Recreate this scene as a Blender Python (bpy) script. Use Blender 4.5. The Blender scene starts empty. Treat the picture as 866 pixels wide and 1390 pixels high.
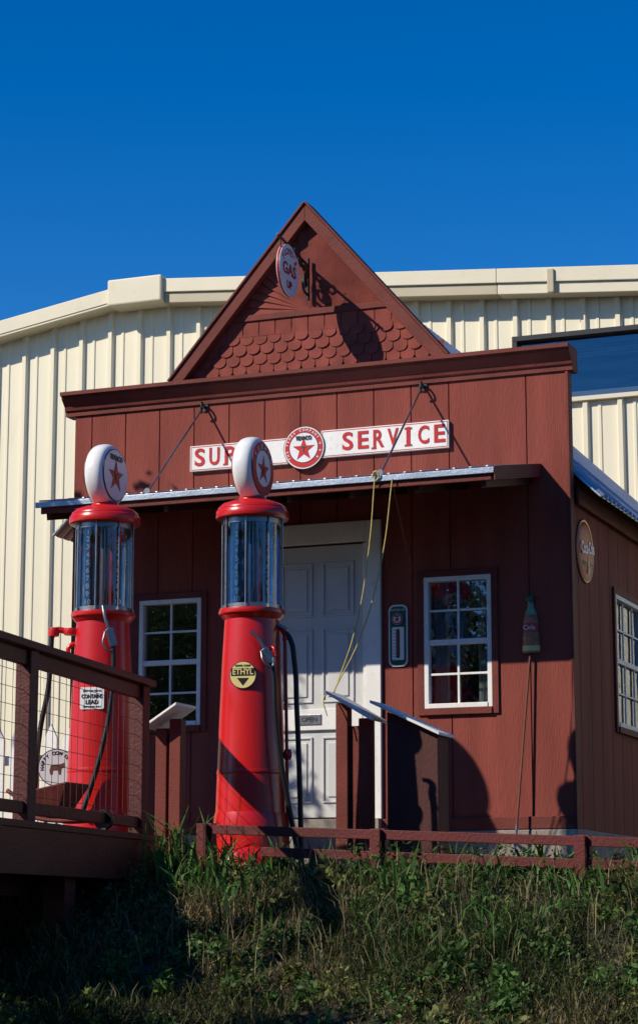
import bpy, bmesh, math, random
import numpy as np
from mathutils import Vector, Matrix
random.seed(4); rng=np.random.default_rng(7)
S=bpy.context.scene; COL=S.collection
rad=math.radians
YAW=21.8
# ------------------------------------------------------------ materials
def newmat(n):
    m=bpy.data.materials.new(n); m.use_nodes=True
    nt=m.node_tree; b=nt.nodes['Principled BSDF']; return m,nt,b
def paint(n,c,rough=.6,var=.25,scale=(3,3,3),bump=.15,bscale=40,metal=0,spec=.4,dirt=None,dirtamt=.5):
    m,nt,b=newmat(n); N=nt.nodes; L=nt.links
    tc=N.new('ShaderNodeTexCoord'); mp=N.new('ShaderNodeMapping'); mp.inputs['Scale'].default_value=scale
    L.new(tc.outputs['Object'],mp.inputs[0])
    no=N.new('ShaderNodeTexNoise'); no.inputs['Scale'].default_value=1.5; no.inputs['Detail'].default_value=8; no.inputs['Roughness'].default_value=.65
    L.new(mp.outputs[0],no.inputs['Vector'])
    cr=N.new('ShaderNodeValToRGB'); cr.color_ramp.elements[0].position=.3; cr.color_ramp.elements[1].position=.7
    d=[max(0,x*(1-var)) for x in c]; l=[min(1,x*(1+var*.6)) for x in c]
    cr.color_ramp.elements[0].color=(*d,1); cr.color_ramp.elements[1].color=(*l,1)
    L.new(no.outputs[0],cr.inputs[0]); out=cr.outputs[0]
    if dirt:
        n3=N.new('ShaderNodeTexNoise'); n3.inputs['Scale'].default_value=6; n3.inputs['Detail'].default_value=10; n3.inputs['Roughness'].default_value=.75
        L.new(mp.outputs[0],n3.inputs['Vector'])
        r3=N.new('ShaderNodeValToRGB'); r3.color_ramp.elements[0].position=.52; r3.color_ramp.elements[1].position=.68
        r3.color_ramp.elements[0].color=(0,0,0,1); r3.color_ramp.elements[1].color=(dirtamt,)*3+(1,)
        L.new(n3.outputs[0],r3.inputs[0])
        mx=N.new('ShaderNodeMix'); mx.data_type='RGBA'; L.new(r3.outputs[0],mx.inputs[0]); L.new(out,mx.inputs[6]); mx.inputs[7].default_value=(*dirt,1); out=mx.outputs[2]
    L.new(out,b.inputs['Base Color'])
    b.inputs['Roughness'].default_value=rough; b.inputs['Metallic'].default_value=metal
    b.inputs['Specular IOR Level'].default_value=spec
    if bump:
        n2=N.new('ShaderNodeTexNoise'); n2.inputs['Scale'].default_value=bscale; n2.inputs['Detail'].default_value=6
        L.new(mp.outputs[0],n2.inputs['Vector'])
        bp=N.new('ShaderNodeBump'); bp.inputs['Strength'].default_value=bump; bp.inputs['Distance'].default_value=.01
        L.new(n2.outputs[0],bp.inputs['Height']); L.new(bp.outputs[0],b.inputs['Normal'])
    return m
SIDING=paint('siding_paint',(.245,.058,.042),.8,.32,(3,3,.4),.5,30,dirt=(.14,.043,.034),dirtamt=.65,spec=.2)
TRIMR=paint('trim_paint',(.165,.037,.027),.7,.3,(2,2,2),.35,30,spec=.25,dirt=(.11,.042,.033))
SHING=paint('shingle_paint',(.25,.060,.044),.8,.35,(4,4,4),.45,40,spec=.2,dirt=(.13,.045,.034),dirtamt=.6)
DECKR=paint('deck_paint',(.085,.011,.009),.6,.4,(2,2,2),.4,25,dirt=(.04,.012,.010))
FENR=paint('fence_paint',(.115,.014,.011),.65,.35,(2,2,2),.4,25,dirt=(.06,.015,.012))
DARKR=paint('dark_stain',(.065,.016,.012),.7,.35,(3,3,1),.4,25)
RED=paint('pump_red',(.58,.011,.008),.28,.15,(2,2,1),.06,30,spec=.6,dirt=(.25,.02,.015),dirtamt=.45)
REDSIGN=paint('sign_red',(.50,.014,.014),.4,.15,(5,5,5),0)
WHITE=paint('white_paint',(.80,.79,.75),.5,.08,(4,4,2),.12,30,dirt=(.45,.42,.38),dirtamt=.45)
ENAMEL=paint('white_enamel',(.80,.80,.78),.25,.06,(4,4,4),0,dirt=(.6,.56,.5),dirtamt=.4)
DOORW=paint('door_paint',(.58,.58,.56),.5,.07,(4,4,2),.1,30)
CREAM=paint('cream_metal',(.80,.735,.54),.45,.06,(.6,.6,.12),.05,12,dirt=(.64,.56,.40),dirtamt=.35)
CREAMT=paint('cream_trim',(.74,.67,.49),.5,.06,(1,1,1),.05,12,dirt=(.58,.5,.35),dirtamt=.4)
TAN=paint('tan_trim',(.50,.43,.29),.5,.08,(1,1,1),.05,12)
GALV=paint('galvanised',(.42,.48,.54),.38,.3,(3,3,3),.15,20,metal=.75,dirt=(.25,.2,.16),dirtamt=.5)
STEEL=paint('bare_steel',(.30,.30,.31),.35,.3,(6,6,6),.1,20,metal=.9)
WIRE=paint('rusty_wire',(.10,.06,.04),.7,.3,(6,6,6),.1,20)
BLACK=paint('black_rubber',(.012,.012,.013),.4,.2,(5,5,5),.1,40)
BLACKI=paint('black_iron',(.02,.018,.017),.5,.3,(5,5,5),.2,40)
CONC=paint('concrete',(.30,.27,.23),.9,.35,(3,3,3),.5,30,dirt=(.12,.10,.08),dirtamt=.8)
ROPE=paint('rope_yellow',(.62,.50,.16),.8,.3,(20,20,20),.5,60)
WOODB=paint('brown_wood',(.16,.06,.035),.7,.3,(6,6,2),.3,30)
YEL=paint('label_yellow',(.72,.60,.22),.5,.1,(4,4,4),0)
GREEN=paint('enamel_green',(.02,.10,.06),.3,.15,(4,4,4),0)
COKE=paint('faded_red_enamel',(.50,.055,.035),.45,.2,(6,6,6),.1)
CURT=paint('curtain',(.30,.31,.31),.9,.2,(12,12,1),.3,20)
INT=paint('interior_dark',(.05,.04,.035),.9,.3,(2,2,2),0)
ASPH=paint('asphalt',(.05,.05,.052),.9,.3,(2,2,2),.5,60)
BARK=paint('bark',(.09,.065,.045),.9,.4,(4,4,1),.8,20)
FRAMEB=paint('bronze_frame',(.03,.028,.03),.4,.2,(3,3,3),0)
def glassmat(n,tint,fac,rough=.02):
    m,nt,b=newmat(n); N=nt.nodes;L=nt.links
    N.remove(b); o=N['Material Output']
    t=N.new('ShaderNodeBsdfTransparent'); t.inputs[0].default_value=(*tint,1)
    g=N.new('ShaderNodeBsdfGlossy'); g.inputs['Roughness'].default_value=rough; g.inputs[0].default_value=(.9,.95,1,1)
    no=N.new('ShaderNodeTexNoise'); no.inputs['Scale'].default_value=3; bp=N.new('ShaderNodeBump'); bp.inputs['Strength'].default_value=.08; bp.inputs['Distance'].default_value=.05
    L.new(no.outputs[0],bp.inputs['Height']); L.new(bp.outputs[0],g.inputs['Normal'])
    lw=N.new('ShaderNodeLayerWeight'); lw.inputs[0].default_value=.3
    ad=N.new('ShaderNodeMath'); ad.operation='MULTIPLY_ADD'; ad.inputs[1].default_value=.5; ad.inputs[2].default_value=fac; ad.use_clamp=True
    L.new(lw.outputs['Fresnel'],ad.inputs[0])
    mx=N.new('ShaderNodeMixShader'); L.new(ad.outputs[0],mx.inputs[0]); L.new(t.outputs[0],mx.inputs[1]); L.new(g.outputs[0],mx.inputs[2]); L.new(mx.outputs[0],o.inputs[0])
    return m
GLASS=glassmat('window_glass',(.7,.75,.78),.22)
PGLASS=glassmat('pump_glass_blue',(.32,.46,.66),.10,.05)
PGLASS2=glassmat('pump_glass_clear',(.66,.62,.62),.10,.05)
def colattr(n,rough=.6,trans=.3):
    m,nt,b=newmat(n);N=nt.nodes;L=nt.links
    a=N.new('ShaderNodeAttribute'); a.attribute_name='Col'; L.new(a.outputs['Color'],b.inputs['Base Color'])
    b.inputs['Roughness'].default_value=rough; b.inputs['Specular IOR Level'].default_value=.3
    t=N.new('ShaderNodeBsdfTranslucent');L.new(a.outputs['Color'],t.inputs[0]);mx=N.new('ShaderNodeMixShader');mx.inputs[0].default_value=trans
    L.new(b.outputs[0],mx.inputs[1]);L.new(t.outputs[0],mx.inputs[2]);L.new(mx.outputs[0],N['Material Output'].inputs[0])
    return m
LEAF=colattr('leaf'); 
# ------------------------------------------------------------ helpers
def empty(n):
    o=bpy.data.objects.new(n,None); COL.objects.link(o); return o
def obj(n,me,mat,par=None,smooth=False):
    o=bpy.data.objects.new(n,me); COL.objects.link(o)
    if mat: me.materials.append(mat)
    if par: o.parent=par
    if smooth:
        for p in me.polygons: p.use_smooth=True
    return o
def frommesh(n,v,f,mat,par=None,smooth=False):
    me=bpy.data.meshes.new(n); me.from_pydata([tuple(x) for x in v],[],f); me.update()
    bm=bmesh.new(); bm.from_mesh(me); bmesh.ops.recalc_face_normals(bm,faces=bm.faces); bm.to_mesh(me); bm.free()
    return obj(n,me,mat,par,smooth)
def bev(o,w,seg=2):
    m=o.modifiers.new('b','BEVEL'); m.width=w; m.segments=seg; m.limit_method='ANGLE'; m.angle_limit=rad(40); return o
def box(n,x0,x1,y0,y1,z0,z1,mat,par=None,b=.004):
    v=[(x,y,z) for z in (z0,z1) for y in (y0,y1) for x in (x0,x1)]
    f=[(0,2,3,1),(4,5,7,6),(0,1,5,4),(2,6,7,3),(0,4,6,2),(1,3,7,5)]
    o=frommesh(n,v,f,mat,par)
    if b: bev(o,b)
    return o
def beam(n,a,b_,w,h,mat,par=None,up=(0,0,1),bv=.004):
    a=Vector(a);b_=Vector(b_);d=(b_-a).normalized();u=Vector(up)
    s=d.cross(u).normalized();u=s.cross(d).normalized()
    v=[]
    for c in (a,b_):
        for i,j in ((-1,-1),(1,-1),(1,1),(-1,1)): v.append(c+s*(i*w/2)+u*(j*h/2))
    f=[(0,3,2,1),(4,5,6,7),(0,1,5,4),(1,2,6,5),(2,3,7,6),(3,0,4,7)]
    o=frommesh(n,v,f,mat,par)
    if bv: bev(o,bv)
    return o
def tube(n,pts,r,mat,par=None,smooth=True,cyc=False):
    cu=bpy.data.curves.new(n,'CURVE');cu.dimensions='3D';cu.bevel_depth=r;cu.bevel_resolution=3
    if smooth and len(pts)>2:
        sp=cu.splines.new('BEZIER');sp.bezier_points.add(len(pts)-1)
        for p,q in zip(sp.bezier_points,pts): p.co=q;p.handle_left_type=p.handle_right_type='AUTO'
        sp.resolution_u=8
    else:
        sp=cu.splines.new('POLY');sp.points.add(len(pts)-1)
        for p,q in zip(sp.points,pts): p.co=(*q,1)
    sp.use_cyclic_u=cyc; cu.use_fill_caps=True
    cu.materials.append(mat); o=bpy.data.objects.new(n,cu);COL.objects.link(o)
    if par:o.parent=par
    return o
def lathe(n,prof,c,mat,par=None,seg=48,axis='z',smooth=True):
    v=[];f=[]
    for r,z in prof:
        for i in range(seg):
            a=2*math.pi*i/seg; x,y=r*math.cos(a),r*math.sin(a)
            p=(x,y,z) if axis=='z' else ((z,x,y) if axis=='x' else (x,z,y))
            v.append((p[0]+c[0],p[1]+c[1],p[2]+c[2]))
    for k in range(len(prof)-1):
        for i in range(seg):
            j=(i+1)%seg; f.append((k*seg+i,k*seg+j,(k+1)*seg+j,(k+1)*seg+i))
    f.append(tuple(range(seg))); f.append(tuple((len(prof)-1)*seg+i for i in range(seg)))
    o=frommesh(n,v,f,mat,par)
    me=o.data
    for p in me.polygons: p.use_smooth=len(p.vertices)==4
    o.data.set_sharp_from_angle(angle=rad(40)) if hasattr(o.data,'set_sharp_from_angle') else None
    return o
def frame_mat(pos,yaw):   # local x right, local z up, local -y outwards
    return Matrix.Translation(Vector(pos))@Matrix.Rotation(rad(yaw),4,'Z')
def flat(n,poly,depth,pos,yaw,mat,par=None):
    M=frame_mat(pos,yaw);k=len(poly)
    v=[M@Vector((a,0,b)) for a,b in poly]+[M@Vector((a,-depth,b)) for a,b in poly]
    f=[tuple(range(k)),tuple(range(2*k-1,k-1,-1))]+[(i,(i+1)%k,k+(i+1)%k,k+i) for i in range(k)]
    return frommesh(n,v,f,mat,par)
def disc(n,r,depth,pos,yaw,mat,par=None,sx=1,seg=48):
    return flat(n,[(sx*r*math.cos(2*math.pi*i/seg),r*math.sin(2*math.pi*i/seg)) for i in range(seg)],depth,pos,yaw,mat,par)
def star(n,r,depth,pos,yaw,mat,par=None,sx=1):
    return flat(n,[(sx*(r if i%2==0 else r*.39)*math.sin(math.pi*i/5),(r if i%2==0 else r*.39)*math.cos(math.pi*i/5)) for i in range(10)],depth,pos,yaw,mat,par)
def text(n,s,pos,yaw,size,mat,par=None,width=None,off=.0,roll=0,ext=.0015):
    cu=bpy.data.curves.new(n,'FONT');cu.body=s;cu.size=size;cu.align_x='CENTER';cu.align_y='CENTER';cu.extrude=ext;cu.offset=off;cu.resolution_u=4
    cu.materials.append(mat);o=bpy.data.objects.new(n,cu);COL.objects.link(o)
    sx=1
    if width:
        bpy.context.view_layer.update(); sx=width/max(o.dimensions.x,1e-4)
    o.matrix_world=frame_mat(pos,yaw)@Matrix.Rotation(rad(90),4,'X')@Matrix.Rotation(rad(roll),4,'Z')@Matrix.Diagonal((sx,1,1,1))
    if par:o.parent=par
    return o
def offs(pos,yaw,u,d,z):
    return tuple(frame_mat(pos,yaw)@Vector((u,-d,z)))
def ringtext(n,s,pos,yaw,R,size,mat,par,a0,a1,d=.0,bottom=False):
    k=len(s)
    for i,ch in enumerate(s):
        if ch==' ':continue
        a=rad(a0+(a1-a0)*i/(k-1))
        p=offs(pos,yaw,R*math.sin(a),d,R*math.cos(a))
        text(f'{n}_{i}',ch,p,yaw,size,mat,par,roll=-math.degrees(a)+(180 if bottom else 0),off=.0006)
def wall(n,u0,u1,z0,z1,holes,th,mat,par,groove=.305,mp=lambda u,d,z:(u,d,z),gd=.01,topf=None):
    us={u0,u1};zs={z0,z1};G=[]
    g=u0+groove*.5
    while groove and g<u1-.03:
        if all(not(abs(g-h[0])<.03 or abs(g-h[1])<.03) for h in holes):
            us|={g-.005,g+.005};G.append(g)
        g+=groove
    for h in holes: us|={h[0],h[1]};zs|={h[2],h[3]}
    us=sorted(us);zs=sorted(zs);v=[];f=[]
    def q(*p):
        b=len(v);v.extend(mp(*x) for x in p);f.append((b,b+1,b+2,b+3))
    nu,nz=len(us)-1,len(zs)-1
    def solid(i,j):
        if not(0<=i<nu and 0<=j<nz):return False
        cu,cz=(us[i]+us[i+1])/2,(zs[j]+zs[j+1])/2
        return not any(h[0]<cu<h[1] and h[2]<cz<h[3] for h in holes)
    def dep(i):
        c=(us[i]+us[i+1])/2
        return gd if any(abs(c-g)<.004 for g in G) else 0
    for i in range(nu):
        for j in range(nz):
            if not solid(i,j):continue
            a,b,c,e=us[i],us[i+1],zs[j],zs[j+1];D=dep(i)
            q((a,D,c),(b,D,c),(b,D,e),(a,D,e)); q((a,th,c),(a,th,e),(b,th,e),(b,th,c))
            if not solid(i,j-1): q((a,D,c),(a,th,c),(b,th,c),(b,D,c))
            if not solid(i,j+1): q((a,D,e),(b,D,e),(b,th,e),(a,th,e))
            if not solid(i-1,j): q((a,D,c),(a,D,e),(a,th,e),(a,th,c))
            if not solid(i+1,j): q((b,D,c),(b,th,c),(b,th,e),(b,D,e))
            elif dep(i+1)!=D: q((b,D,c),(b,dep(i+1),c),(b,dep(i+1),e),(b,D,e))
    me=bpy.data.meshes.new(n);me.from_pydata(v,[],f)
    bm=bmesh.new();bm.from_mesh(me);bmesh.ops.remove_doubles(bm,verts=bm.verts,dist=.0005);bmesh.ops.recalc_face_normals(bm,faces=bm.faces);bm.to_mesh(me);bm.free()
    return obj(n,me,mat,par)

# ------------------------------------------------------------ station building
B=empty('service_station_building')
RW=(-1.10,-.57,.90,1.89); LW=(-3.48,-2.94,.84,1.84); DR=(-2.36,-1.56,.10,2.20)
wall('front_wall',-4.09,.03,0,3.44,[RW,LW,DR],.10,SIDING,B)
SW=(1.31,2.28,.84,1.89)
wall('side_wall',.10,4.6,0,2.60,[SW],.09,SIDING,B,mp=lambda u,d,z:(.03-d,u,z))
wall('side_wall_far',.10,4.6,0,2.60,[],.09,SIDING,B,mp=lambda u,d,z:(-4.09+d,u,z))
box('back_wall',-4.0,-.06,4.5,4.6,0,2.6,SIDING,B)
box('floor',-3.99,-.07,.11,4.49,.0,.06,INT,B,0)
box('foundation',-4.12,.06,-.02,4.63,-.7,-.003,CONC,B,.01)
box('door_step',-2.6,-1.3,-.75,-.023,-.7,-.05,CONC,B,.01)
box('porch_slab',-3.9,-.2,-1.45,-.024,-.7,-.22,CONC,B,.01)
box('corner_board',.031,.055,-.012,.09,0,3.40,TRIMR,B)
box('skirt',-4.1,.035,-.022,-.001,.0,.09,TRIMR,B)
prof=[(0,3.395),(-.018,3.395),(-.018,3.43),(-.035,3.44),(-.045,3.47),(-.075,3.50),(-.10,3.525),(-.105,3.545),(-.13,3.548),(-.13,3.578),(.14,3.585),(.14,3.40),(.102,3.395)]
v=[];k=len(prof)
for x in (-4.17,.09):
    v+=[(x,y,z) for y,z in prof]
f=[tuple(range(k)),tuple(range(2*k-1,k-1,-1))]+[(i,(i+1)%k,k+(i+1)%k,k+i) for i in range(k)]
frommesh('cornice',v,f,TRIMR,B)
# gable (false front)
AX,AZ,SL=-2.05,4.90,1.155
def gh(z): return (AZ-z)/SL
GY=.04
frommesh('gable_panel',[(AX-gh(3.5),GY,3.5),(AX+gh(3.5),GY,3.5),(AX,GY,AZ),(AX-gh(3.5),GY+.06,3.5),(AX+gh(3.5),GY+.06,3.5),(AX,GY+.06,AZ)],[(0,1,2),(3,5,4),(0,3,4,1),(1,4,5,2),(2,5,3,0)],SHING,B)
fz=4.09; fb=bmesh.new(); NW=22
def rayhit(a):
    s,c=math.sin(a),math.cos(a)
    t=(AZ-fz)/(c+SL*abs(s)); return AX+s*t,fz+c*t
for i in range(NW):
    a0=-math.pi/2+math.pi*i/NW; a1=a0+math.pi/NW
    p0,p1=rayhit(a0),rayhit(a1)
    pts=[(AX,fz)]; pts.append(p0)
    if a0<-1e-6<a1 and abs(a0)>1e-6 and abs(a1)>1e-6: pts.append((AX,AZ))
    pts.append(p1)
    hi=.028;lo=.006
    hs=[.012]+[hi]+([.02] if len(pts)==4 else [])+[lo]
    top=[fb.verts.new((x,GY-d,z)) for (x,z),d in zip(pts,hs)]
    bot=[fb.verts.new((x,GY+.002,z)) for (x,z) in pts]
    fb.faces.new(top)
    for q in range(len(pts)):
        fb.faces.new((top[q],top[(q+1)%len(pts)],bot[(q+1)%len(pts)],bot[q]))
bmesh.ops.recalc_face_normals(fb,faces=fb.faces)
me=bpy.data.meshes.new('sunburst_boards');fb.to_mesh(me);obj('sunburst_boards',me,SHING,B)
box('gable_band',AX-gh(4.06)+.02,AX+gh(4.06)-.02,GY-.035,GY-.001,4.045,4.095,TRIMR,B)
wall('gable_band_boards',AX-gh(3.95)+.05,AX+gh(3.95)-.05,3.92,4.044,[],.02,SHING,B,groove=.14,mp=lambda u,d,z:(u,GY-.02+d,z),gd=.006)
sb=bmesh.new()
for r,zb in enumerate((3.60,3.685,3.77,3.855)):
    w=.118; n=int(2*gh(zb)/w)+1
    for i in range(-n//2,n//2+1):
        cx=AX+(i+.5*(r%2))*w
        if abs(cx-AX)>gh(zb+.05)-.01: continue
        ja=random.uniform(-.004,.004);hw=w/2-.003;pts=[]
        for t in range(9):
            a=math.pi+math.pi*t/8; pts.append((cx+hw*math.cos(a),zb+ja+.045+.045*math.sin(a)))
        pts+= [(cx+hw,zb+.14),(cx-hw,zb+.14)]
        jt=random.uniform(0,.005)
        def yy(z,th): return GY-.004-(zb+.14-z)/.14*(.014+jt)-th
        top=[sb.verts.new((x,yy(z,.006),z)) for x,z in pts]; bot=[sb.verts.new((x,yy(z,0),z)) for x,z in pts]
        sb.faces.new(top)
        for q in range(len(pts)): sb.faces.new((top[q],top[(q+1)%len(pts)],bot[(q+1)%len(pts)],bot[q]))
bmesh.ops.recalc_face_normals(sb,faces=sb.faces)
me=bpy.data.meshes.new('fishscale_shingles');sb.to_mesh(me);obj('fishscale_shingles',me,SHING,B)
for s,nm in ((-1,'rake_board_a'),(1,'rake_board_b')):
    zb=3.59;L1=(AZ+.045-zb)/SL;L2=(AZ-.095-zb)/SL
    pts=[(AX,AZ+.045),(AX+s*L1,zb),(AX+s*L2,zb),(AX,AZ-.095)]
    v=[(x,y,z) for y in (GY-.10,GY-.03) for x,z in pts]
    bev(frommesh(nm,v,[(0,1,2,3),(4,7,6,5),(0,4,5,1),(1,5,6,2),(2,6,7,3),(3,7,4,0)],TRIMR,B),.005)
    o=frommesh(nm+'_cap',[(AX,GY-.115,AZ+.05),(AX+s*L1,GY-.115,zb+.005),(AX+s*L1,.11,zb+.005),(AX,.11,AZ+.05)],[(0,1,2,3)],TRIMR,B)
    m=o.modifiers.new('s','SOLIDIFY');m.thickness=.014;m.offset=1
RZ,RS_=4.66,.96
for s,nm in ((-1,'roof_far_slope'),(1,'roof_slope')):
    v=[];f=[];yy=.12;pr=[]
    while yy<4.85:
        pr+=[(yy,0),(yy+.03,0),(yy+.045,.022),(yy+.065,.022),(yy+.08,0)];yy+=.125
    for y,h in pr:
        L=2.30;v+=[(AX+s*h*.68,y,RZ+h*.73),(AX+s*(L+h*.68),y,RZ-L*RS_+h*.73)]
    for i in range(len(pr)-1): f.append((2*i,2*i+2,2*i+3,2*i+1))
    o=frommesh(nm,v,f,GALV,B); m=o.modifiers.new('s','SOLIDIFY');m.thickness=.012
frommesh('rear_gable',[(-4.09,4.55,2.6),(-.01,4.55,2.6),(AX,4.55,4.5)],[(0,1,2)],SIDING,B)
frommesh('roof_front_closure',[(-4.0,.115,2.55),(-.05,.115,2.55),(AX,.115,4.5)],[(0,1,2)],DARKR,B)
box('eave_fascia',.06,.085,.12,4.7,2.40,2.52,TRIMR,B)
# awning
def awn(n,x0,x1,y0,z0,y1,z1,t,mat):
    v=[(x,y,z+d) for x in (x0,x1) for (y,z) in ((y0,z0),(y1,z1)) for d in (0,-t)]
    return frommesh(n,v,[(0,2,3,1),(4,5,7,6),(0,1,5,4),(2,6,7,3),(0,4,6,2),(1,3,7,5)],mat,B)
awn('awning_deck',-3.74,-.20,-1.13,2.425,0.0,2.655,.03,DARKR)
o=awn('awning_metal',-3.78,-.18,-1.17,2.45,-.004,2.688,.012,GALV)
box('awning_drip_edge',-3.785,-.175,-1.178,-1.160,2.410,2.452,GALV,B,.003)
box('awning_fascia',-3.75,-.20,-1.155,-1.131,2.365,2.418,TRIMR,B)
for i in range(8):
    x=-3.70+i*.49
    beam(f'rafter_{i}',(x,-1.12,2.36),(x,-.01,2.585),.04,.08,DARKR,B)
for i in range(30):
    x=-3.75+i*.1215
    beam(f'awning_rib_{i}',(x,-1.168,2.462),(x,-.01,2.696),.022,.012,GALV,B)
awn('awning_end_cap',-.176,-.168,-1.17,2.46,-.004,2.70,.10,TRIMR)
def window(par,nm,u0,u1,z0,z1,mp,cols=2,rows=2,trim=.05,curtain=True):
    def bx(n,a,b,d0,d1,c,e,mat,bv=.003):
        p=[mp(u,d,z) for z in (c,e) for d in (d0,d1) for u in (a,b)]
        o=frommesh(nm+'_'+n,p,[(0,2,3,1),(4,5,7,6),(0,1,5,4),(2,6,7,3),(0,4,6,2),(1,3,7,5)],mat,par)
        if bv:bev(o,bv)
    fw=.035;zm=(z0+z1)/2
    bx('casing_l',u0-trim,u0-.001,-.018,-.001,z0-trim,z1+trim,TRIMR);bx('casing_r',u1+.001,u1+trim,-.018,-.001,z0-trim,z1+trim,TRIMR)
    bx('casing_t',u0,u1,-.018,-.001,z1+.001,z1+trim,TRIMR);bx('casing_b',u0,u1,-.03,-.001,z0-trim,z0-.001,TRIMR)
    bx('jamb_l',u0,u0+fw,-.014,.06,z0,z1,WHITE);bx('jamb_r',u1-fw,u1,-.014,.06,z0,z1,WHITE)
    bx('head',u0+fw,u1-fw,-.014,.06,z1-fw,z1,WHITE);bx('sill',u0+fw,u1-fw,-.022,.06,z0,z0+fw,WHITE)
    bx('meeting_rail',u0+fw,u1-fw,-.004,.045,zm-.02,zm+.02,WHITE)
    for k,(a,b) in enumerate(((z0+fw,zm-.02),(zm+.02,z1-fw))):
        d=.010 if k else .002
        for i in range(1,cols):
            u=u0+fw+(u1-u0-2*fw)*i/cols; bx(f'mv{k}{i}',u-.008,u+.008,d,d+.014,a,b,WHITE,.002)
        for j in range(1,rows):
            z=a+(b-a)*j/rows; bx(f'mh{k}{j}',u0+fw,u1-fw,d+.002,d+.012,z-.008,z+.008,WHITE,.002)
        v=[mp(u,d+.02,z) for u,z in ((u0+fw,a),(u1-fw,a),(u1-fw,b),(u0+fw,b))]
        frommesh(f'{nm}_pane{k}',v,[(0,1,2,3)],GLASS,par)
    if curtain:
        for s in (0,1):
            v=[];f=[];n=14
            for i in range(n+1):
                t=i/n*.22; u=(u0+fw+t*(u1-u0)) if s==0 else (u1-fw-t*(u1-u0))
                d=.13+.015*math.sin(i*1.9)
                v+=[mp(u,d,z0),mp(u,d,z1)]
            f=[(2*i,2*i+1,2*i+3,2*i+2) for i in range(n)]
            frommesh(f'{nm}_curtain{s}',v,f,CURT,par,True)
window(B,'right_window',*RW,lambda u,d,z:(u,d,z))
window(B,'left_window',*LW,lambda u,d,z:(u,d,z),curtain=False)
window(B,'side_window',*SW,lambda u,d,z:(.03-d,u,z),cols=3)
box('door_surround_l',-2.50,-2.361,-.03,.06,.02,2.36,WHITE,B)
box('door_surround_r',-1.559,-1.44,-.03,.06,.02,2.36,WHITE,B)
box('door_surround_t',-2.36,-1.56,-.03,.06,2.201,2.36,WHITE,B)
box('door_surround_inner',-1.585,-1.561,-.02,.07,.1,2.19,WHITE,B)
box('threshold',-2.5,-1.44,-.09,.09,.0,.095,CONC,B)
box('door_leaf',-2.355,-1.588,.02,.06,.11,2.19,DOORW,B)
for r,(a,b) in enumerate(((.22,.72),(.98,1.55),(1.64,2.06))):
    for c,(u0,u1) in enumerate(((-2.27,-2.01),(-1.93,-1.67))):
        t=.016
        for q,(x0,x1,z0,z1) in enumerate(((u0,u1,a,a+t),(u0,u1,b-t,b),(u0,u0+t,a+t,b-t),(u1-t,u1,a+t,b-t))):
            box(f'door_mould_{r}{c}{q}',x0,x1,.008,.0198,z0,z1,DOORW,B,.004)
        box(f'door_panel_{r}{c}',u0+.045,u1-.045,.010,.0198,a+.045,b-.045,DOORW,B,.007)
box('door_mid_rail',-2.35,-1.60,-.004,.0195,.77,.93,WHITE,B)
box('mail_slot',-2.12,-1.93,-.012,-.005,.81,.89,STEEL,B)
text('mail_label','OPEN',(-2.025,-.0125,.85),0,.05,BLACK,B)
lathe('door_knob',[(.0,-.06),(.022,-.055),(.03,-.035),(.02,-.015),(.012,.0),(.012,.02)],(-2.29,.02,.98),STEEL,B,20,'y')
for i,x in enumerate((-2.93,-1.09)):
    tube(f'awning_rod_{i}',[(x,-.005,3.39),(x+.06,-1.13,2.47)],.008,STEEL,B,False)
    disc(f'rod_plate_{i}',.035,.012,(x,-.002,3.37),0,BLACKI,B)
    tube(f'rod_hook_{i}',[(x,-.02,3.37),(x,-.06,3.40),(x+.01,-.09,3.36),(x,-.06,3.31)],.008,BLACKI,B)
    disc(f'rod_eye_{i}',.025,.02,(x+.06,-1.12,2.48),0,STEEL,B)
# ------------------------------------------------------------ station sign
SG=empty('storefront_sign')
def board(n,x0,x1,z0,z1):
    bev(flat(n,[(x0,z0),(x1,z0-.0),(x1,z1),(x0,z1)],.03,(0,-.004,0),0,WHITE,SG),.003)
board('board_left',-3.04,-2.20,2.85,3.055); board('board_right',-1.92,-.88,2.875,3.09)
for n,x0,x1,z0,z1 in (('a',-3.04,-2.20,2.85,3.055),('b',-1.92,-.88,2.875,3.09)):
    for q,(a,b,c,d) in enumerate(((x0+.008,x1-.008,z0+.008,z0+.013),(x0+.008,x1-.008,z1-.013,z1-.008),(x0+.008,x0+.013,z0+.013,z1-.013),(x1-.013,x1-.008,z0+.013,z1-.013))):
        box(f'border_{n}{q}',a,b,-.0355,-.0345,c,d,REDSIGN,SG,0)
def slab_text(s,x0,pitch,zc,h):
    for i,ch in enumerate(s):
        cu=text(f'letter_{ch}_{i}',ch,(x0+i*pitch,-.037,zc),0,h*1.38,REDSIGN,SG,width=(.030 if ch=='I' else .088),off=.004)
        if ch in 'PRI': 
            for dz in (-1,1):
                if ch=='I' or (dz==-1): box(f'serif_{i}_{dz}',x0+i*pitch-(.03 if ch=='I' else .052),x0+i*pitch+(.03 if ch=='I' else -.012),-.0375,-.0352,zc+dz*h*.47-.007,zc+dz*h*.47+.007,REDSIGN,SG,0)
slab_text('SUPER',-2.955,.128,2.952,.14); slab_text('SERVICE',-1.70,.124,2.982,.14)
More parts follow.
